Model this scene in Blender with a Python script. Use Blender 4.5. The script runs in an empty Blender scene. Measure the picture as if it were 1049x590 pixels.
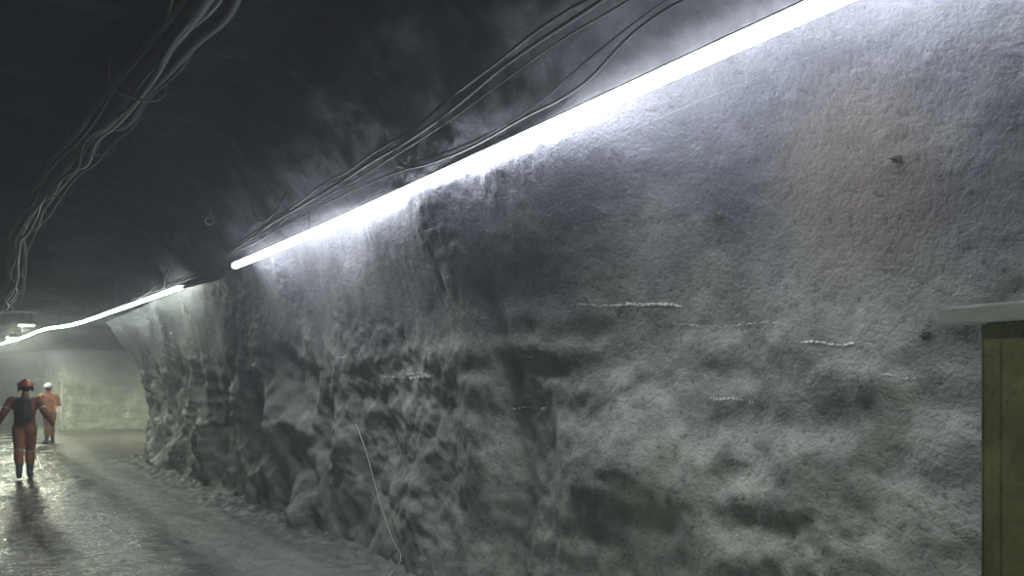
import bpy, bmesh, math, random
import numpy as np
from mathutils import Vector, Matrix
from mathutils.bvhtree import BVHTree
random.seed(4); rng=np.random.RandomState(7)
scene=bpy.context.scene
COL=scene.collection

# ---------------------------------------------------------------- noise
def _h(ix,iy,iz):
    n=(ix.astype(np.int64)*374761393+iy.astype(np.int64)*668265263+iz.astype(np.int64)*2147483647)&0xffffffff
    n=((n^(n>>13))*1274126177)&0xffffffff
    n=((n^(n>>16))*2246822519)&0xffffffff
    n=n^(n>>15)
    return (n&0xffffff)/float(0xffffff)*2-1
def noise(x,y,z):
    fx,fy,fz=np.floor(x),np.floor(y),np.floor(z)
    ix,iy,iz=fx.astype(np.int64),fy.astype(np.int64),fz.astype(np.int64)
    u,v,w=x-fx,y-fy,z-fz
    u=u*u*u*(u*(u*6-15)+10);v=v*v*v*(v*(v*6-15)+10);w=w*w*w*(w*(w*6-15)+10)
    def L(a,b,t): return a+(b-a)*t
    return L(L(L(_h(ix,iy,iz),_h(ix+1,iy,iz),u),L(_h(ix,iy+1,iz),_h(ix+1,iy+1,iz),u),v),
             L(L(_h(ix,iy,iz+1),_h(ix+1,iy,iz+1),u),L(_h(ix,iy+1,iz+1),_h(ix+1,iy+1,iz+1),u),v),w)
def fbm(x,y,z,s,o=4,g=.5):
    r=0;a=1;t=0
    for i in range(o):
        r=r+a*noise((x+.31*y)*s+i*17.3,(y-.31*x+.2*z)*s+i*5.1,(z-.2*y)*s+i*9.7);t+=a;a*=g;s*=2.03
    return r/t*1.5
def sm(a,b,x):
    t=np.clip((x-a)/(b-a),0,1);return t*t*(3-2*t)

# ---------------------------------------------------------------- materials
def newmat(name):
    m=bpy.data.materials.new(name);m.use_nodes=True
    nt=m.node_tree;b=nt.nodes['Principled BSDF'];return m,nt,b
def N(nt,t,**k):
    n=nt.nodes.new(t)
    for a,v in k.items(): setattr(n,a,v)
    return n
def ramp(nt,src,stops):
    r=N(nt,'ShaderNodeValToRGB');e=r.color_ramp.elements
    while len(e)<len(stops): e.new(.5)
    for q,(p,c) in zip(e,stops): q.position=p;q.color=(c if len(c)==4 else (*c,1))
    nt.links.new(src,r.inputs[0]);return r.outputs[0]
def mixc(nt,f,a,b,mode='MIX'):
    m=N(nt,'ShaderNodeMix',data_type='RGBA',blend_type=mode)
    for s,v in ((m.inputs[0],f),(m.inputs[6],a),(m.inputs[7],b)):
        if hasattr(v,'links'): nt.links.new(v,s)
        else: s.default_value=v if not isinstance(v,tuple) or len(v)==4 else (*v,1)
    return m.outputs[2]
def noi(nt,co,scale,detail=3,rough=.55,dist=0):
    n=N(nt,'ShaderNodeTexNoise');n.inputs['Scale'].default_value=scale;n.inputs['Detail'].default_value=detail
    n.inputs['Roughness'].default_value=rough;n.inputs['Distortion'].default_value=dist
    nt.links.new(co,n.inputs['Vector']);return n.outputs['Fac']
def math_(nt,op,a,b=None,c=None,clamp=False):
    m=N(nt,'ShaderNodeMath',operation=op);m.use_clamp=clamp
    for i,v in enumerate((a,b,c)):
        if v is None: continue
        if hasattr(v,'links'): nt.links.new(v,m.inputs[i])
        else: m.inputs[i].default_value=v
    return m.outputs[0]
def bump(nt,h,d,s=1,prev=None):
    b=N(nt,'ShaderNodeBump');b.inputs['Distance'].default_value=d;b.inputs['Strength'].default_value=s
    nt.links.new(h,b.inputs['Height'])
    if prev is not None: nt.links.new(prev,b.inputs['Normal'])
    return b.outputs[0]
def simple(name,col,rough=.6,metal=0,var=.25,scale=20,bmp=0.0):
    m,nt,b=newmat(name)
    tc=N(nt,'ShaderNodeTexCoord').outputs['Object']
    f=noi(nt,tc,scale,3)
    c=ramp(nt,f,[(.3,tuple(x*(1-var) for x in col)),(.7,tuple(min(1,x*(1+var)) for x in col))])
    nt.links.new(c,b.inputs['Base Color']);b.inputs['Roughness'].default_value=rough;b.inputs['Metallic'].default_value=metal
    if bmp: nt.links.new(bump(nt,f,bmp),b.inputs['Normal'])
    return m
def emis(name,col,st):
    m,nt,b=newmat(name);b.inputs['Base Color'].default_value=(.8,.8,.8,1)
    b.inputs['Emission Color'].default_value=(*col,1);b.inputs['Emission Strength'].default_value=st
    return m

def shotcrete():
    m,nt,b=newmat('shotcrete_wall')
    P=N(nt,'ShaderNodeNewGeometry').outputs['Position']
    sx=N(nt,'ShaderNodeSeparateXYZ');nt.links.new(P,sx.inputs[0])
    big=noi(nt,P,.9,4,.6); mid=noi(nt,P,3.0,6,.68,.3); fine=noi(nt,P,30,4,.7)
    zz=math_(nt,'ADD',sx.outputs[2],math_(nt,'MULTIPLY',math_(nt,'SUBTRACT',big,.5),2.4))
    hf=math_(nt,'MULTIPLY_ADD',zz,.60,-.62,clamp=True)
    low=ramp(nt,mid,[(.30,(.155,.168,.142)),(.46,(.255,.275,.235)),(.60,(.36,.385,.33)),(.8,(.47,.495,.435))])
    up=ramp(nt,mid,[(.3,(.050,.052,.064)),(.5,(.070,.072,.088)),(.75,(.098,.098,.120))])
    c=mixc(nt,hf,low,up)  # paler low, darker bluish high: shotcrete tone plus painted fall of light
    # noise-broken patches blended to a darker grey along the far part
    fr=math_(nt,'MULTIPLY_ADD',sx.outputs[1],.25,-1.6,clamp=True)
    fr=math_(nt,'MULTIPLY',fr,math_(nt,'MULTIPLY_ADD',big,7,-3.0,clamp=True))
    fr=math_(nt,'MULTIPLY',fr,math_(nt,'MULTIPLY_ADD',sx.outputs[1],-.5,10,clamp=True))
    c=mixc(nt,math_(nt,'MULTIPLY',fr,.6),c,mixc(nt,mid,(.05,.055,.05),(.20,.212,.19)))
    vd=N(nt,'ShaderNodeVectorMath',operation='DISTANCE');nt.links.new(P,vd.inputs[0]);vd.inputs[1].default_value=(3.0,1.9,2.45)
    d=math_(nt,'ADD',vd.outputs['Value'],math_(nt,'MULTIPLY',math_(nt,'SUBTRACT',mid,.5),.3))
    br=math_(nt,'MULTIPLY',math_(nt,'SUBTRACT',1,math_(nt,'DIVIDE',d,.6),clamp=True),.9)
    c=mixc(nt,br,c,(.18,.15,.125))
    sp=ramp(nt,fine,[(.30,(.45,.45,.45)),(.45,(1,1,1))])
    c=mixc(nt,1.0,c,sp,'MULTIPLY')
    nt.links.new(c,b.inputs['Base Color'])
    b.inputs['Roughness'].default_value=.52
    b.inputs['Specular IOR Level'].default_value=.45
    nt.links.new(bump(nt,fine,.011,.75),b.inputs['Normal']);return m
def roofmat():
    m,nt,b=newmat('roof_rock_with_shade')
    P=N(nt,'ShaderNodeNewGeometry').outputs['Position']
    sx=N(nt,'ShaderNodeSeparateXYZ');nt.links.new(P,sx.inputs[0])
    big=noi(nt,P,1.3,3,.6);mid=noi(nt,P,6,4,.65)
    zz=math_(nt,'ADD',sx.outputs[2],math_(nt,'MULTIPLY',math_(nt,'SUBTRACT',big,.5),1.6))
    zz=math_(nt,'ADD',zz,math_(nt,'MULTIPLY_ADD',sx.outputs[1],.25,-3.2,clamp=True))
    hf=math_(nt,'MULTIPLY_ADD',zz,2.2,-7.6,clamp=True)  # dark rock; paler by the strip, blacker overhead and far: light falloff painted in
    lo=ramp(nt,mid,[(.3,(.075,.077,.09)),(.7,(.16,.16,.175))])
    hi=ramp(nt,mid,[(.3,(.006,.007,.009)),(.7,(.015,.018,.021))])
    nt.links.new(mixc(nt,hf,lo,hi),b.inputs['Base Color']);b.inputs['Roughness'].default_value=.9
    b.inputs['Specular IOR Level'].default_value=.06
    nt.links.new(bump(nt,mid,.03,.8),b.inputs['Normal']);return m
def floormat():
    m,nt,b=newmat('wet_muddy_floor')
    P=N(nt,'ShaderNodeNewGeometry').outputs['Position']
    sx=N(nt,'ShaderNodeSeparateXYZ');nt.links.new(P,sx.inputs[0])
    mp=N(nt,'ShaderNodeMapping');nt.links.new(P,mp.inputs[0]);mp.inputs['Scale'].default_value=(1.6,.7,1)
    big=noi(nt,mp.outputs[0],1.2,3,.6);mid=noi(nt,P,8,5,.68,.3)
    lane=math_(nt,'SUBTRACT',1,math_(nt,'MULTIPLY_ADD',sx.outputs[0],1.4,-2.1,clamp=True))
    wet=math_(nt,'MULTIPLY',lane,math_(nt,'MULTIPLY_ADD',math_(nt,'ADD',math_(nt,'MULTIPLY',big,.6),math_(nt,'MULTIPLY',mid,.6)),8,-3.9,clamp=True))
    dry=ramp(nt,mid,[(.3,(.11,.118,.10)),(.7,(.23,.243,.21))])
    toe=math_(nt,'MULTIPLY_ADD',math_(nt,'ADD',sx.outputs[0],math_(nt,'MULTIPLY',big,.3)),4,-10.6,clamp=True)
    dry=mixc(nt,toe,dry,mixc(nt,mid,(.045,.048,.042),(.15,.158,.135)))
    c=mixc(nt,wet,dry,(.035,.039,.033));nt.links.new(c,b.inputs['Base Color'])
    r=math_(nt,'MULTIPLY_ADD',wet,-.44,.50);nt.links.new(r,b.inputs['Roughness'])
    b.inputs['Specular IOR Level'].default_value=1.0
    nt.links.new(bump(nt,mid,.021,.9),b.inputs['Normal']);return m
M_wall=shotcrete();M_roof=roofmat();M_floor=floormat()
M_black=simple('black_rubber_cable',(.010,.011,.013),.6)
M_grey=simple('grey_cable_sheath',(.05,.053,.058),.45)
M_alu=simple('aluminium_channel',(.5,.5,.52),.4,.8)
M_steel=simple('galvanised_steel',(.35,.36,.36),.45,.8)
M_rust=simple('rusty_steel',(.06,.05,.045),.7,.3)
M_chalk=simple('chalk_white',(.66,.68,.64),.9,0,.2,60)
M_white=simple('white_paint',(.66,.69,.66),.5,0,.1)
M_lid=simple('galvanised_lid',(.66,.70,.68),.45,0,.15,12)
M_wire=simple('grey_white_wire',(.42,.43,.41),.6,0,.1)
M_led=emis('led_diffuser',(.90,.94,1.0),48)
M_led2=emis('led_diffuser_far',(.90,1.0,.90),46)
M_lamp=emis('flood_lens',(.97,1.0,.74),640)
M_lampFill=emis('added_fill_lens',(.93,1.0,.86),180)  # lens of the added fill lamp behind the camera

# ---------------------------------------------------------------- helpers
def link(o,parent=None):
    COL.objects.link(o)
    if parent: o.parent=parent
    return o
def mesh_obj(name,verts,faces,mat,smooth=True,parent=None,fix=False):
    me=bpy.data.meshes.new(name)
    me.from_pydata([tuple(v) for v in verts],[],faces);me.update()
    if fix:
        bm=bmesh.new();bm.from_mesh(me);bmesh.ops.recalc_face_normals(bm,faces=bm.faces[:]);bm.to_mesh(me);bm.free()
    if mat: me.materials.append(mat)
    if smooth: me.polygons.foreach_set('use_smooth',[True]*len(me.polygons))
    return link(bpy.data.objects.new(name,me),parent)
def empty(name,loc=(0,0,0),rz=0):
    e=bpy.data.objects.new(name,None);e.empty_display_size=.2;e.location=loc;e.rotation_euler=(0,0,rz);return link(e)
def box(name,lo,hi,mat,bev=.004,parent=None):
    bm=bmesh.new();bmesh.ops.create_cube(bm,size=1)
    for v in bm.verts: v.co=Vector([(lo[i]+hi[i])/2+v.co[i]*(hi[i]-lo[i]) for i in range(3)])
    if bev: bmesh.ops.bevel(bm,geom=bm.edges[:],offset=bev,segments=2,affect='EDGES')
    me=bpy.data.meshes.new(name);bm.to_mesh(me);bm.free();me.materials.append(mat)
    return link(bpy.data.objects.new(name,me),parent)
def cables(name,paths,mat,parent=None):
    cu=bpy.data.curves.new(name,'CURVE');cu.dimensions='3D';cu.bevel_depth=1;cu.bevel_resolution=3;cu.resolution_u=8
    for pts,r in paths:
        s=cu.splines.new('BEZIER');s.bezier_points.add(len(pts)-1)
        for bp,p in zip(s.bezier_points,pts):
            bp.co=p;bp.handle_left_type=bp.handle_right_type='AUTO';bp.radius=r
    cu.materials.append(mat)
    return link(bpy.data.objects.new(name,cu),parent)

# ---------------------------------------------------------------- tunnel shell
prof=[(1.0,-.25),(1.0,0),(1.025,.7),(1.03,1.4),(1.005,2.0),(.965,2.55),(.915,3.02),(.85,3.42),(.75,3.82),(.61,4.15),(.42,4.4),(.2,4.54),(0,4.58)]
prof=np.array(prof)
def dense(pts,n=40):
    P=[];k=len(pts)
    for i in range(k-1):
        p0=pts[max(i-1,0)];p1=pts[i];p2=pts[i+1];p3=pts[min(i+2,k-1)]
        for j in range(n):
            t=j/n
            P.append(.5*((2*p1)+(-p0+p2)*t+(2*p0-5*p1+4*p2-p3)*t*t+(-p0+3*p1-3*p2+p3)*t**3))
    P.append(pts[-1]);return np.array(P)
dp=dense(prof); full=np.vstack([dp,(dp[:-1]*[-1,1])[::-1]])
real=full*[3.1,1]
arc=np.concatenate([[0],np.cumsum(np.linalg.norm(np.diff(real,axis=0),axis=1))])
S=[0.];
zi=lambda s:(np.interp(s,arc,real[:,0]),np.interp(s,arc,real[:,1]))
while S[-1]<arc[-1]:
    x,z=zi(S[-1])
    st=.022 if (x>0 and z<3.4) else (.04 if x>.5 else .13)
    S.append(min(S[-1]+st,arc[-1]))
S=np.array(S)
ux=np.interp(S,arc,full[:,0]);uz=np.interp(S,arc,full[:,1])
gx=np.gradient(ux*3.1,S);gz=np.gradient(uz,S);gl=np.hypot(gx,gz)
nx=-gz/gl;nz=gx/gl     # inward normal
sgn=1 if nx[10]<0 else -1
nx*=sgn;nz*=sgn
T=[-4.]
while T[-1]<62:
    t=T[-1]
    st=.09 if t<0.4 else .023 if t<7 else .035 if t<11 else .05 if t<19.5 else .1 if t<37 else .4
    T.append(t+st)
T=np.array(T)
tt,ss=np.meshgrid(T,np.arange(len(S)),indexing='ij')
X0=ux[ss];Z0=uz[ss];NX=nx[ss];NZ=nz[ss]
WR=np.interp(T,[-4,13,19.6,19.9,20.6,32.6,35.0,62],[3.1,3.1,3.3,4.4,7.5,7.5,3.1,3.1])
cc=np.interp(T,[-4,19.6,35,40,50,62],[0,0,-.1,-1.2,-4.5,-10])
sh=np.interp(T,[-4,11,15,19.6,62],[0,0,-.1,-.45,-.45])
kz=np.interp(T,[-4,15,20,62],[1,1,.55,.55])
WRg,CC,SH,KZ=[a[:,None]*np.ones_like(X0) for a in (WR,cc,sh,kz)]
X=np.where(X0>0,X0*WRg,X0*3.1)+CC
X=X+np.where(X0>0,SH*sm(1.6,3.0,Z0)*sm(0,.5,X0)*(tt<20.5),0)
Z=np.where(Z0>3.0,3.0+(Z0-3.0)*KZ,Z0)
Y=tt.copy()
zl=Z0
far=sm(7,9.5,Y)
lowm=1-sm(1.6,2.4,zl)
ncen=.62+.38*sm(5.0,7.5,Y)          # the near wall is more thickly sprayed
dx=.085*fbm(X,Y,Z,.5,2)+.040*fbm(X+50,Y,Z,1.0,1)+(.062+.045*far)*fbm(X+9,Y,Z,1.4,3,.42)*(.28+.72*lowm)*(.8+.2*far)
rid=1-np.abs(fbm(X,Y+40,Z,1.1,4))*2
dx+=(.042+.044*far)*(rid-.4)*(.08+.92*lowm)*ncen
bil=np.abs(fbm(X+3,Y+7,Z,2.6,4))
dx+=.048*bil*lowm*ncen
patch=sm(-.35,.4,fbm(X,Y+20,Z,.8,2))
dx+=.016*fbm(X,Y,Z+30,5.5,4,.6)*(.2+.8*patch)*(.30+.70*lowm)
dx+=.007*fbm(X,Y,Z+60,15,2,.6)*(.4+patch)
G=lambda t0,z0,a,st,sz:a*np.exp(-((Y-t0)/st)**2-((zl-z0)/sz)**2)*(X0>.5)
for f in [(3.35,1.20,.11,.45,.22),(3.2,.86,-.05,.3,.12),(2.2,1.25,.05,.35,.3),(2.25,.95,-.03,.25,.1),
          (4.5,1.0,-.08,.14,1.1),(4.95,1.2,.09,.25,.9),(2.0,1.5,-.03,.12,.12),(5.9,.8,.10,.35,.5),(6.6,1.2,-.07,.25,.5),
          (7.6,1.0,.09,.4,.6),(9.6,1.1,.20,.35,.5),(10.5,1.0,-.14,.28,.55),(11.3,1.5,.20,.4,.8),(12.4,1.0,-.15,.35,.8),(13.6,1.3,.17,.5,.8),(14.8,1.2,-.12,.4,.8),(16.3,1.2,.12,.6,.8),
          (8.5,1.6,-.08,.4,.6),(4.0,2.3,-.03,.6,.35)]:
    dx+=G(*f)
lay=np.sin(zl*24+2.5*fbm(X,Y*.5,Z,1.2,3))
dx+=.008*lay*sm(.2,.6,zl)*(1-sm(1.9,2.3,zl))*(X0>.5)*sm(-.2,.5,fbm(X,Y+11,Z,.9,3))
dx+=np.where(zl>3.2,1,0)*.08*fbm(X,Y,Z+8,1.8,4)*sm(3.2,3.5,zl)
X=X+NX*dx;Z=Z+NZ*dx
V=np.stack([X,Y,Z],-1)
iS=int(np.argmax((uz>3.20)&(ux>0)))
iL=int(np.argmax((uz<3.20)&(ux<0)))
def grid_obj(name,sub,mat):
    a,b=sub.shape[:2]
    idx=np.arange(a*b).reshape(a,b)
    f=np.stack([idx[:-1,:-1],idx[:-1,1:],idx[1:,1:],idx[1:,:-1]],-1).reshape(-1,4)
    me=bpy.data.meshes.new(name);me.vertices.add(a*b);me.vertices.foreach_set('co',sub.reshape(-1).astype(np.float32))
    me.loops.add(len(f)*4);me.loops.foreach_set('vertex_index',f.reshape(-1).astype(np.int32))
    me.polygons.add(len(f));me.polygons.foreach_set('loop_start',np.arange(0,len(f)*4,4,dtype=np.int32))
    me.update(calc_edges=True);me.polygons.foreach_set('use_smooth',[True]*len(f));me.materials.append(mat)
    o=link(bpy.data.objects.new(name,me));return o,f
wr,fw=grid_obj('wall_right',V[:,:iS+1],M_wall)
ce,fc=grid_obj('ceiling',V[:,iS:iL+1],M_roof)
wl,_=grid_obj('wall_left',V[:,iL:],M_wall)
bw=BVHTree.FromPolygons([tuple(p) for p in V[:,:iS+1].reshape(-1,3)],[tuple(q) for q in fw])
bc=BVHTree.FromPolygons([tuple(p) for p in V[:,iS:iL+1].reshape(-1,3)],[tuple(q) for q in fc])
def wallx(t,z,off=.0):
    h=bw.ray_cast(Vector((0.3,t,z)),Vector((1,0,0)))
    if not h[0]: h=bc.ray_cast(Vector((0.3,t,z)),Vector((1,0,0)))
    return (h[0].x-off) if h[0] else 3.0-off
def roofz(x,t):
    h=bc.ray_cast(Vector((x,t,2.5)),Vector((0,0,1)))
    return h[0].z if h[0] else 4.4
for nm,i in (('wall_back',0),('wall_front',-1)):
    ring=V[i];c=ring.mean(0)
    mesh_obj(nm,[c]+list(ring),[(0,j,j+1) for j in range(1,len(ring))]+[(0,len(ring),1)],M_wall)

# ---------------------------------------------------------------- floor
UX=np.concatenate([np.linspace(-3.5,-.5,30),np.linspace(-.4,3.5,110)])
TF=[-4.]
while TF[-1]<62: TF.append(TF[-1]+(.12 if TF[-1]<3 else .04 if TF[-1]<14 else .08 if TF[-1]<22 else .25))
TF=np.array(TF)
fy,fx=np.meshgrid(TF,UX,indexing='ij')
wrf=np.interp(fy,T,WR);ccf=np.interp(fy,T,cc)
FX=np.where(fx>2,2+(fx-2)/(1.5)*(wrf+.4-2),fx)+ccf
FZ=.020*fbm(FX,fy,0*fy,.8,3)+.012*fbm(FX,fy,0*fy+5,3.5,4)+.005*fbm(FX,fy,0*fy+5,12,3)
FZ+=-.03*np.exp(-((FX-.45)/.35)**2)-.03*np.exp(-((FX-2.0)/.3)**2)
near=(fy<19.8)
e_=FX+.12*fbm(FX,fy,0*fy,1.5,3)
berm=sm(2.55,2.75,e_)*.35+sm(2.7,3.15,e_)*.65
FZ+=berm*near*(.07+.035*fbm(FX,fy,0*fy+3,7,4)+.03*fbm(FX,fy,0*fy+3,18,2))
FV=np.stack([FX,fy,FZ],-1)[:,::-1]
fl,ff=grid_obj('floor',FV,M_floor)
bf=BVHTree.FromPolygons([tuple(p) for p in FV.reshape(-1,3)],[tuple(q) for q in ff])
def floorz(x,y):
    h=bf.ray_cast(Vector((x,y,2)),Vector((0,0,-1)));return h[0].z if h[0] else 0

# ---------------------------------------------------------------- LED strip
def catmull(pts,step):
    P=dense(np.array(pts,float),30)
    a=np.concatenate([[0],np.cumsum(np.linalg.norm(np.diff(P,axis=0),axis=1))])
    s=np.linspace(0,a[-1],max(2,int(a[-1]/step)))
    return np.stack([np.interp(s,a,P[:,i]) for i in range(3)],-1)
def sweep(name,path,section,mat,parent):
    vs=[];fs=[];n=len(section)
    for i,p in enumerate(path):
        d=path[min(i+1,len(path)-1)]-path[max(i-1,0)];d=Vector(d).normalized()
        r=d.cross(Vector((0,0,1))).normalized();u=r.cross(d)
        for a,b in section: vs.append(Vector(p)+r*a+u*b)
        if i: 
            for j in range(n): fs.append(((i-1)*n+j,(i-1)*n+(j+1)%n,i*n+(j+1)%n,i*n+j))
    fs.append(tuple(range(n))[::-1]);fs.append(tuple(range(len(vs)-n,len(vs))))
    return mesh_obj(name,vs,fs,mat,False,parent,fix=True)
def strip(name,pts,mat,w=.035,step=.7):
    e=empty(name)
    P=catmull(pts,step)
    sec=[(w*math.cos(a),w*math.sin(a)) for a in np.linspace(math.radians(-222),math.radians(42),9)]
    sweep('diffuser',P,sec,mat,e)
    h=w*math.sin(math.radians(42))
    ch=[(-w*.74,h+.001),(w*.74,h+.001),(w*.6,h+.014),(-.6*w,h+.014)]
    sweep('channel',P,ch,M_alu,e)
    hs=[]
    for i in range(2,len(P),4):
        p=P[i];zt=roofz(p[0],p[1])
        hs.append(([(p[0],p[1],p[2]+.02),(p[0]+.01,p[1],(p[2]+zt)/2),(p[0],p[1],zt+.001)],.004))
    if hs: cables('hangers',hs,M_rust,e)
strip('led_strip_light',[(2.68,-3.5,3.125),(2.68,1.8,3.125),(2.67,3.83,3.115),(2.64,6.7,3.105),(2.575,9.4,3.10)],M_led,.038)
strip('led_strip_light',[(2.50,11.9,3.105),(2.26,16.2,3.115),(1.95,20.2,3.1),(1.6,24,3.2),(1.25,28,3.16),(.86,33.1,3.2),(.3,40,3.2)],M_led2,.03)
J=[]
for k in range(5):
    o=lambda a:random.uniform(-a,a)
    J.append(([(2.58+o(.02),9.35,3.12+o(.03)),(2.56+o(.04),10.0,3.06+o(.05)),(2.54+o(.04),10.9,3.10+o(.06)),(2.50+o(.02),11.95,3.12+o(.03))],.016))
J.append(([(2.56,9.7,3.09),(2.56,9.9,3.07),(2.56,10.4,3.07),(2.55,10.6,3.08)],.042))
cables('power_connector_cable',J,M_black)

def fit(pts,off=.05,a=.03,step=.35):
    P=catmull(pts,step);out=[]
    for p in P:
        x,y,z=p[0]+random.uniform(-a,a),p[1],p[2]+random.uniform(-a,a)
        zr=roofz(x,y)-off
        out.append((x,y,min(z,zr)))
    return out
def sc(pts,k): return [(x*k,y*k,1.65+(z-1.65)*k) for x,y,z in pts]
A=sc([(2.60,-3,3.66),(2.62,2.95,3.62),(2.66,4.28,3.54),(2.69,6.45,3.48),(2.70,8.7,3.43),(2.72,12.1,3.31),(2.5,16,3.32)],.92)
cables('black_cable_bundle',[(fit(A,a=.010,step=.6),.012),(fit([(x-.03,y,z+.03) for x,y,z in A],a=.02,step=.5),.009),(fit([(x+.03,y,z-.035) for x,y,z in A],a=.022,step=.5),.006)],M_black)
B=sc([(2.74,-3,3.52),(2.75,2.48,3.465),(2.80,3.27,3.34),(2.80,3.92,3.31),(2.8,4.76,3.30),(2.79,5.68,3.385),(2.75,6.83,3.39),(2.70,9.0,3.34),(2.68,12,3.27)],.93)
cables('black_cable_run',[(fit(B,a=.008,step=.5),.008),(fit([(x,y,z+.04) for x,y,z in B],a=.02,step=.6),.005)],M_black)
Cc=[(1.30,-3,4.42),(1.26,6.04,4.36),(1.21,7.0,4.34),(1.04,9.55,4.33),(.80,12.4,4.28),(.64,15.4,4.1),(.72,18.2,3.8),(.66,21,3.65),(.5,25,3.7)]
paths=[(fit(Cc,a=.006,off=.09,step=1.0),.055)]
paths2=[]
for k,(dx_,dz_,r) in enumerate([(.12,.02,.036),(-.1,.03,.032),(.05,-.08,.022),(-.03,-.11,.018),(.18,-.04,.014),(-.12,-.06,.012)]):
    (paths2 if k in (2,) else paths).append((fit([(x+dx_,y,z+dz_) for x,y,z in Cc],a=.05,off=.07,step=.8),r))
eb=empty('overhead_cable_bundle')
cables('black_cables',paths,M_black,eb);cables('grey_cables',paths2,M_grey,eb)
br=[]
for y in (5.2,7.4,9.4,11.6,13.8):
    P=catmull(Cc,.1);p=P[np.argmin(abs(P[:,1]-y))];zt=roofz(p[0],p[1])+.01
    br.append(([(p[0]-.2,y,zt),(p[0]-.19,y,p[2]-.1),(p[0],y,p[2]-.17),(p[0]+.21,y,p[2]-.1),(p[0]+.22,y,zt)],.008))
cables('saddles',br,M_rust,eb)
cables('hanging_wire_loop',[([(2.35,12.1,3.38),(2.33,12.2,3.23),(2.35,12.4,3.15),(2.38,12.6,3.28),(2.35,12.7,3.42)],.012),([(2.45,7.2,3.50),(2.43,7.5,3.36),(2.41,7.9,3.34),(2.43,8.2,3.50)],.010)],M_black)
tw=wallx(3.3,2.98)
cables('taut_wire',[([(2.74,-2.6,2.96),(2.76,1.4,2.975),(2.77,2.5,2.98),(tw-.01,3.3,2.98)],.0012)],M_grey)
wp=[(6.95,1.30),(6.72,1.05),(6.55,.80),(6.35,.52),(6.15,.30),(6.0,.18)]
pts=[(min(wallx(t,z,.012),3.04),t,z) for t,z in wp]
pts.append((2.86,5.9,floorz(2.86,5.9)+.01));pts.append((2.8,5.75,floorz(2.8,5.75)+.008))
cables('hanging_lead_wire',[(pts,.0042)],M_wire)
fz=floorz(2.78,5.66)
mesh_obj('paper_scrap',[(2.70,5.58,fz+.02),(2.84,5.60,fz+.03),(2.83,5.70,fz+.05),(2.71,5.72,fz+.02),(2.76,5.64,fz+.05)],[(0,1,4),(1,2,4),(2,3,4),(3,0,4)],M_white,False)

def mark(t0,z0,t1,z1,w):
    n=int(abs(t1-t0)/.012)+4;vs=[];fs=[]
    ph=random.random()*9
    for i in range(n):
        f=i/(n-1);t=t0+(t1-t0)*f;z=z0+(z1-z0)*f+.007*math.sin(f*7+ph)+random.gauss(0,.002)
        ww=w*random.uniform(.2,1.0)*(1 if random.random()>.2 else .25)
        vs.append((wallx(t,z-ww,.006),t,z-ww));vs.append((wallx(t,z+ww,.006),t,z+ww))
        if i and random.random()>.22: fs.append((2*i-2,2*i-1,2*i+1,2*i))
    return vs,fs
vs=[];fs=[]
for a in [(6.73,1.75,5.64,1.74,.016),(6.2,1.78,5.7,1.77,.010),(3.66,2.167,2.92,2.10,.006),(3.3,2.14,2.95,2.105,.008),(2.18,1.86,1.90,1.845,.007),(2.78,1.6,2.46,1.58,.008),(4.58,1.5,4.16,1.515,.010),
          (1.77,1.70,1.62,1.69,.005),(4.45,1.58,4.3,1.6,.006),(7.6,1.95,7.3,1.98,.010),(3.0,2.0,2.3,1.96,.003)]:
    v,f=mark(*a);k=len(vs);vs+=v;fs+=[tuple(i+k for i in q) for q in f]
mesh_obj('chalk_marks',vs,fs,M_chalk,False)

def bolt(t,z,s=1):
    e=empty('rock_bolt',(wallx(t,z,.012),t,z),0);e.rotation_euler=(random.uniform(-.3,.3),random.uniform(-.25,.25),0)
    box('plate',(-.006,-.022*s,-.02*s),(.006,.022*s,.02*s),M_rust,.002,e)
    bm=bmesh.new();bmesh.ops.create_cone(bm,cap_ends=True,segments=6,radius1=.011*s,radius2=.011*s,depth=.018,matrix=Matrix.Translation((-.012,0,0))@Matrix.Rotation(math.pi/2,4,'Y'))
    bmesh.ops.create_cone(bm,cap_ends=True,segments=10,radius1=.006*s,radius2=.006*s,depth=.05,matrix=Matrix.Translation((-.03,0,0))@Matrix.Rotation(math.pi/2,4,'Y'))
    me=bpy.data.meshes.new('nut');bm.to_mesh(me);bm.free();me.materials.append(M_rust);link(bpy.data.objects.new('nut',me),e)
for t,z,s in [(1.67,2.58,.7),(1.60,1.86,.8),(2.62,2.53,.7),(5.0,2.8,.8),(4.2,1.85,.7),(8.3,2.5,1.1)]: bolt(t,z,s)
zr=roofz(2.30,9.4)
cables('roof_bolt_eye',[([(2.30,9.4,zr+.02),(2.30,9.4,zr-.12)],.01),([(2.30,9.4,zr-.12),(2.35,9.46,zr-.16),(2.30,9.5,zr-.2),(2.25,9.46,zr-.16),(2.30,9.4,zr-.12)],.012)],M_steel)

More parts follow.
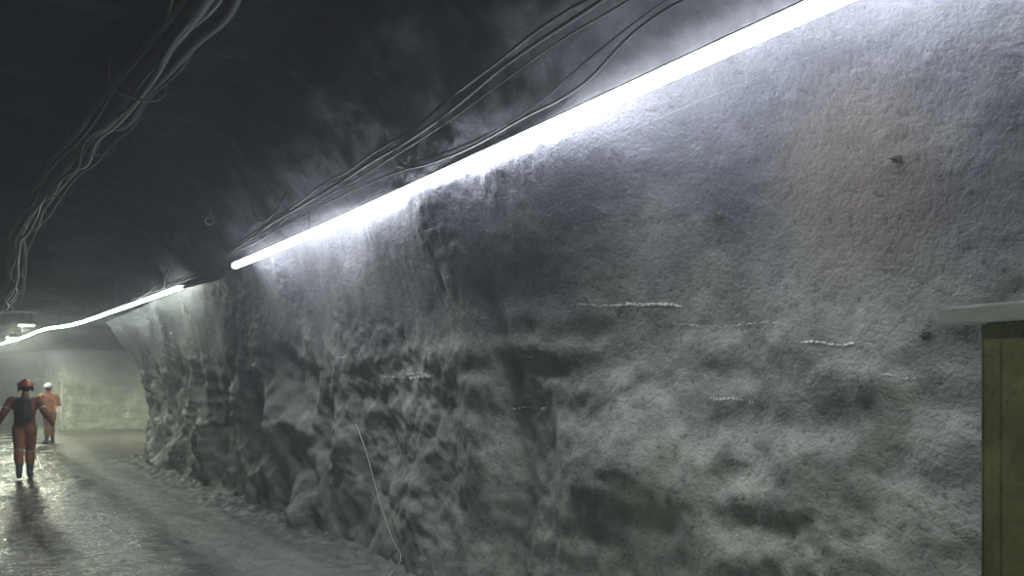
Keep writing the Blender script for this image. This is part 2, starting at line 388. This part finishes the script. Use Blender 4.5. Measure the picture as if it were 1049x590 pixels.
# ---------------------------------------------------------------- cabinet at the right
m,nt,b=newmat('olive_paint');P=N(nt,'ShaderNodeNewGeometry').outputs['Position']
f=noi(nt,P,4.5,4,.65,.5);g2=noi(nt,P,40,3,.7)
c=ramp(nt,f,[(.3,(.13,.14,.055)),(.5,(.22,.23,.10)),(.72,(.36,.365,.18))]);c=mixc(nt,1,c,ramp(nt,g2,[(.3,(.6,.6,.6)),(.45,(1,1,1))]),'MULTIPLY')
nt.links.new(c,b.inputs['Base Color']);b.inputs['Roughness'].default_value=.45;M_yel=m
ec=empty('electrical_cabinet',(2.14,.94,0.03))
box('body',(0,-.9,.10),(.52,0,1.795),M_yel,.012,ec)
box('plinth',(.03,-.87,-.09),(.5,-.03,.11),M_rust,.004,ec)
box('lid',(-.07,-.97,1.79),(.58,.075,1.830),M_lid,.008,ec)
box('lid_lip',(-.075,-.975,1.782),(-.063,.08,1.80),M_lid,.003,ec)
box('door',(-.012,-.86,.16),(.002,-.055,1.74),M_yel,.004,ec)
box('handle',(-.045,-.18,.95),(-.010,-.15,1.12),M_steel,.006,ec)

# ---------------------------------------------------------------- flood lamps & pole
def flood(loc,rz=0,mat=M_lamp):
    e=empty('flood_light',loc,rz);zt=roofz(loc[0],loc[1])-loc[2]
    bm=bmesh.new();bmesh.ops.create_cube(bm,size=1)
    for v in bm.verts:
        v.co=Vector((v.co.x*.42,v.co.y*.30,v.co.z*.10))
        if v.co.z>0: v.co.x*=.7;v.co.y*=.6
    bmesh.ops.bevel(bm,geom=bm.edges[:],offset=.008,segments=2,affect='EDGES')
    me=bpy.data.meshes.new('housing');bm.to_mesh(me);bm.free();me.materials.append(M_steel);link(bpy.data.objects.new('housing',me),e)
    box('lens',(-.19,-.13,-.075),(.19,.13,-.05),mat,0,e)
    cables('bracket',[([(-.12,0,.04),(-.12,0,zt)],.01),([(.12,0,.04),(.12,0,zt)],.01)],M_steel,e)
flood((1.39,27.7,3.60));flood((1.3,34.6,3.58));flood((6.3,28.5,3.0))  # third lamp is unseen, added to brighten the chamber's end wall
flood((-1.5,-1.6,3.75),0,M_lampFill)  # unseen lamp added behind the camera to light the near wall and cabinet
ep=empty('marker_pole',(2.85,33.9,0))
z0=floorz(2.85,33.9)
cables('shaft',[([(0,0,z0-.02),(0,0,2.2)],.035)],M_white,ep)
box('sign_plate',(-.11,-.045,1.85),(.11,-.035,2.15),M_white,.003,ep)
box('foot',(-.12,-.12,z0-.01),(.12,.12,z0+.03),M_steel,.004,ep)

# ---------------------------------------------------------------- people
def hull(bm,a,ra,b,rb,sa=(1,1,1),sb=None):
    sb=sb or sa;tmp=bmesh.new()
    bmesh.ops.create_icosphere(tmp,subdivisions=3,radius=1,matrix=Matrix.Translation(a)@Matrix.Diagonal((ra*sa[0],ra*sa[1],ra*sa[2],1)))
    bmesh.ops.create_icosphere(tmp,subdivisions=3,radius=1,matrix=Matrix.Translation(b)@Matrix.Diagonal((rb*sb[0],rb*sb[1],rb*sb[2],1)))
    r=bmesh.ops.convex_hull(tmp,input=tmp.verts[:])
    inside=[g for g in r['geom_interior'] if isinstance(g,bmesh.types.BMVert)]
    bmesh.ops.delete(tmp,geom=inside,context='VERTS')
    bmesh.ops.recalc_face_normals(tmp,faces=tmp.faces[:])
    me=bpy.data.meshes.new('t');tmp.to_mesh(me);tmp.free();bm.from_mesh(me);bpy.data.meshes.remove(me)
def remesh(name,bm,vox,smooth,mats,parent,assign=None):
    me=bpy.data.meshes.new(name+'_src');bm.to_mesh(me);bm.free()
    o=bpy.data.objects.new(name+'_src',me);COL.objects.link(o)
    r=o.modifiers.new('r','REMESH');r.mode='VOXEL';r.voxel_size=vox
    if smooth: s=o.modifiers.new('s','SMOOTH');s.iterations=smooth;s.factor=.5
    dg=bpy.context.evaluated_depsgraph_get();dg.update()
    nm=bpy.data.meshes.new_from_object(o.evaluated_get(dg))
    bpy.data.objects.remove(o);nm.name=name
    nm.materials.clear()
    for q in mats: nm.materials.append(q)
    for p in nm.polygons:
        p.use_smooth=True
        p.material_index=assign(p.center) if assign else 0
    return link(bpy.data.objects.new(name,nm),parent)
M_skin=simple('skin',(.42,.24,.17),.5,0,.1)
M_hair=simple('dark_hair',(.03,.02,.015),.7)
M_refl=simple('reflective_tape',(.42,.43,.38),.4,.1,.05)
M_boot=simple('rubber_boot',(.09,.11,.16),.3)
M_pack=simple('backpack_nylon',(.03,.022,.026),.7)
M_eye=simple('eye_white',(.8,.8,.8),.3)
M_glove=simple('work_glove',(.12,.11,.10),.8)
def worker(name,loc,rz,cloth,helmet,J,pack=True,muffs=True,gloves=False,cloth2=None):
    e=empty(name,loc,rz)
    V3=lambda k:Vector(J[k])
    M_cl=simple(name+'_coverall',cloth,.8,0,.3,9)
    M_cl2=simple(name+'_trousers',cloth2 or cloth,.8,0,.35,9)
    bm=bmesh.new()
    pel,ch,nk=V3('pelvis'),V3('chest'),V3('neck')
    hull(bm,pel,.165,pel+(ch-pel)*.5,.158,(1.05,.78,.8),(1.04,.77,.8))
    hull(bm,pel+(ch-pel)*.5,.158,ch,.178,(1.04,.77,.8),(1.14,.76,.75))
    hull(bm,ch,.175,nk+Vector((0,0,-.05)),.08,(1.12,.74,.7),(1.3,.8,.7))
    hull(bm,nk+Vector((0,0,-.06)),.07,nk+Vector((0,0,.03)),.062)
    for s in 'LR':
        sg=-1 if s=='L' else 1
        sh,el,wr_=V3('sh'+s),V3('el'+s),V3('wr'+s)
        hull(bm,ch+Vector((sg*.08,0,.04)),.10,sh,.075)
        hull(bm,sh,.080,el,.060);hull(bm,el,.061,wr_,.045)
        hp,kn,an=V3('hip'+s),V3('kn'+s),V3('an'+s)
        hull(bm,hp,.118,kn,.082,(1,1.05,1));hull(bm,kn,.082,an+(kn-an)*.45,.075);hull(bm,an+(kn-an)*.75,.084,an+(kn-an)*.62,.086)
    bands=[]
    for s in 'LR':
        a=V3('sh'+s);bq=V3('el'+s);bands.append((a.lerp(bq,.6),(bq-a).normalized(),.018,.12))
        a=V3('kn'+s);bq=V3('an'+s);bands.append((a.lerp(bq,.05),(bq-a).normalized(),.02,.13))
    def asg(p):
        p=Vector(p)
        for c,ax,h,r in bands:
            if abs((p-c).dot(ax))<h and (p-c).length<r:
                return 1
        return 2 if p.z<.93 and abs(p.x)<.25 else 0
    remesh('body',bm,.012,4,[M_cl,M_refl,M_cl2],e,asg)
    bm=bmesh.new()
    for s in 'LR':
        kn,an,to=V3('kn'+s),V3('an'+s),V3('to'+s)
        hull(bm,an+(kn-an)*.72,.070,an,.052);hull(bm,an+Vector((0,-.02,0)),.05,V3('he'+s),.042)
        hull(bm,V3('he'+s),.042,to,.042,(1,1,.95),(1.15,1,.8));hull(bm,an,.052,to,.04,(1,1,1),(1.1,1,.8))
    remesh('boots',bm,.01,2,[M_boot],e)
    hd=V3('head');bm=bmesh.new()
    hull(bm,hd+Vector((0,-.01,.03)),.088,hd+Vector((0,.015,-.045)),.06,(.88,1.08,1.0),(.9,1.05,1.0))
    hull(bm,hd+Vector((0,.065,-.075)),.03,hd+Vector((0,.04,-.06)),.045)
    hull(bm,hd+Vector((0,.095,.015)),.009,hd+Vector((0,.113,-.018)),.015)
    hull(bm,hd+Vector((-.02,.092,-.05)),.008,hd+Vector((.02,.092,-.05)),.008)
    for sg in (-1,1): hull(bm,hd+Vector((sg*.08,-.005,.015)),.016,hd+Vector((sg*.078,0,-.02)),.012,(.5,1,1.2))
    hull(bm,hd+Vector((0,-.02,-.07)),.055,nk+Vector((0,0,0)),.058)
    ha=lambda p:1 if (p[1]<hd.y-.0 and p[2]>hd.z-.06 ) else 0
    remesh('head',bm,.006,2,[M_skin,M_hair],e,ha)
    bm=bmesh.new()
    for sg in (-1,1): bmesh.ops.create_uvsphere(bm,u_segments=10,v_segments=8,radius=.012,matrix=Matrix.Translation(hd+Vector((sg*.032,.083,.012))))
    me=bpy.data.meshes.new('eyes');bm.to_mesh(me);bm.free();me.materials.append(M_eye);link(bpy.data.objects.new('eyes',me),e)
    bm=bmesh.new();bmesh.ops.create_uvsphere(bm,u_segments=32,v_segments=16,radius=1)
    bmesh.ops.delete(bm,geom=[v for v in bm.verts if v.co.z<-.05],context='VERTS')
    for v in bm.verts:
        x,y,z=v.co;k=1
        if z<.06: k=1.18 if y<.3 else 1.42
        rdg=.07 if abs(x)<.16 and z>.3 else 0
        v.co=Vector((x*.118*min(k,1.15),y*.142*k,z*(.125+.01*(rdg>0))+rdg*.06))+hd+Vector((0,0,.045))
    me=bpy.data.meshes.new('helmet');bm.to_mesh(me);bm.free()
    me.materials.append(simple(name+'_helmet_plastic',helmet,.3,0,.05))
    for p in me.polygons:p.use_smooth=True
    o=link(bpy.data.objects.new('helmet',me),e);sd=o.modifiers.new('s','SOLIDIFY');sd.thickness=.006
    box('cap_lamp',tuple(hd+Vector((-.025,.14,.08))),tuple(hd+Vector((.025,.18,.125))),M_pack,.006,e)
    if muffs:
        bm=bmesh.new()
        for sg in (-1,1):
            hull(bm,hd+Vector((sg*.105,0,.02)),.038,hd+Vector((sg*.105,0,-.02)),.036,(.6,.95,1))
            hull(bm,hd+Vector((sg*.118,0,.03)),.008,hd+Vector((sg*.125,0,.10)),.008)
        remesh('ear_defenders',bm,.006,2,[M_pack],e)
    bm=bmesh.new()
    for s in 'LR':
        sg=-1 if s=='L' else 1;w=V3('wr'+s);d=(w-V3('el'+s)).normalized();d=(d+Vector((0,0,-.6))).normalized()
        f=Vector((0,1,0));f=(f-d*f.dot(d)).normalized();inn=d.cross(f)*(1)
        if inn.x*sg>0: inn=-inn
        hull(bm,w-d*.01,.026,w+d*.03,.028,(1,1,1))
        for k,(o_,ln) in enumerate([(.030,.040),(.010,.046),(-.010,.042),(-.029,.033)]):
            kn=w+d*.085+f*o_
            hull(bm,w+d*.02+f*o_*.6,.016,kn,.0115)
            m1=kn+d*ln*.95+inn*.010;m2=m1+d*ln*.55+inn*.022
            hull(bm,kn,.0105,m1,.0092);hull(bm,m1,.0092,m2,.0078)
        th=w+d*.03+f*.026+inn*.006;t2=th+(d*.6+f*.65+inn*.3)*.042;t3=t2+(d*.9+f*.2+inn*.35)*.03
        hull(bm,th,.016,t2,.0115);hull(bm,t2,.0115,t3,.009)
    remesh('hands',bm,.0045,1,[M_glove if gloves else M_skin],e)
    if pack:
        bm=bmesh.new()
        c=ch+Vector((0,-.22,-.05))
        hull(bm,c+Vector((0,.02,.14)),.10,c+Vector((0,0,-.16)),.12,(1.1,.75,.8),(1.1,.85,.8))
        hull(bm,c+Vector((0,-.07,-.02)),.07,c+Vector((0,-.07,-.14)),.075,(1.2,.7,.9))
        for sg in (-1,1):
            hull(bm,c+Vector((sg*.10,.06,.17)),.02,ch+Vector((sg*.12,.0,.15)),.022)
            hull(bm,ch+Vector((sg*.12,.0,.15)),.022,ch+Vector((sg*.13,.13,.0)),.018)
            hull(bm,ch+Vector((sg*.13,.13,.0)),.018,c+Vector((sg*.13,.08,-.15)),.018)
        remesh('backpack',bm,.01,3,[M_pack],e)
    return e
J1=dict(pelvis=(0,-.0,.96),chest=(0,.03,1.31),neck=(.005,.05,1.49),head=(.01,.075,1.63),
 shL=(-.205,.03,1.41),elL=(-.32,-.06,1.18),wrL=(-.41,.05,1.00),shR=(.205,.03,1.41),elR=(.325,-.07,1.18),wrR=(.43,.06,.99),
 hipL=(-.085,0,.9),knL=(-.085,-.02,.52),anL=(-.07,-.22,.135),heL=(-.07,-.27,.075),toL=(-.08,-.07,.045),
 hipR=(.085,0,.9),knR=(.08,.16,.51),anR=(.07,.17,.10),heR=(.07,.12,.045),toR=(.085,.33,.04))
x,y=.80,16.5
worker('walking_miner',(x,y,floorz(x,y)),math.radians(-6),(.28,.10,.06),(.40,.03,.03),J1,cloth2=(.48,.19,.10))
J2=dict(J1);J2.update(elL=(-.30,.02,1.16),wrL=(-.20,.20,1.10),elR=(.30,.02,1.16),wrR=(.22,.22,1.12),anL=(-.11,-.06,.1),heL=(-.11,-.11,.045),toL=(-.12,.10,.04),knR=(.10,.06,.51),anR=(.10,.02,.10),heR=(.10,-.03,.045),toR=(.12,.18,.04))
x,y=1.92,26.7
worker('standing_miner',(x,y,floorz(x,y)),math.radians(25),(.78,.27,.12),(.8,.8,.78),J2,pack=False,muffs=False,gloves=True,cloth2=(.42,.16,.08))

# ---------------------------------------------------------------- world (dark, misty mine air)
w=bpy.data.worlds.new('mine_air');scene.world=w;w.use_nodes=True;nt=w.node_tree
bg=nt.nodes['Background'];bg.inputs[0].default_value=(.5,.55,.6,1);bg.inputs[1].default_value=0.0
vs_=nt.nodes.new('ShaderNodeVolumeScatter');vs_.inputs['Density'].default_value=.012;vs_.inputs['Anisotropy'].default_value=.2
vs_.inputs['Color'].default_value=(.88,.93,1,1)
nt.links.new(vs_.outputs[0],nt.nodes['World Output'].inputs['Volume'])

# ---------------------------------------------------------------- camera
cd=bpy.data.cameras.new('camera');cam=bpy.data.objects.new('camera',cd);COL.objects.link(cam)
cam.location=(0,0,1.65);cam.rotation_euler=(math.pi/2,0,-math.radians(35.07))
cd.sensor_width=36;cd.lens=27.11;cd.shift_y=.0972;cd.clip_start=.05
scene.camera=cam
scene.view_settings.view_transform='Standard'
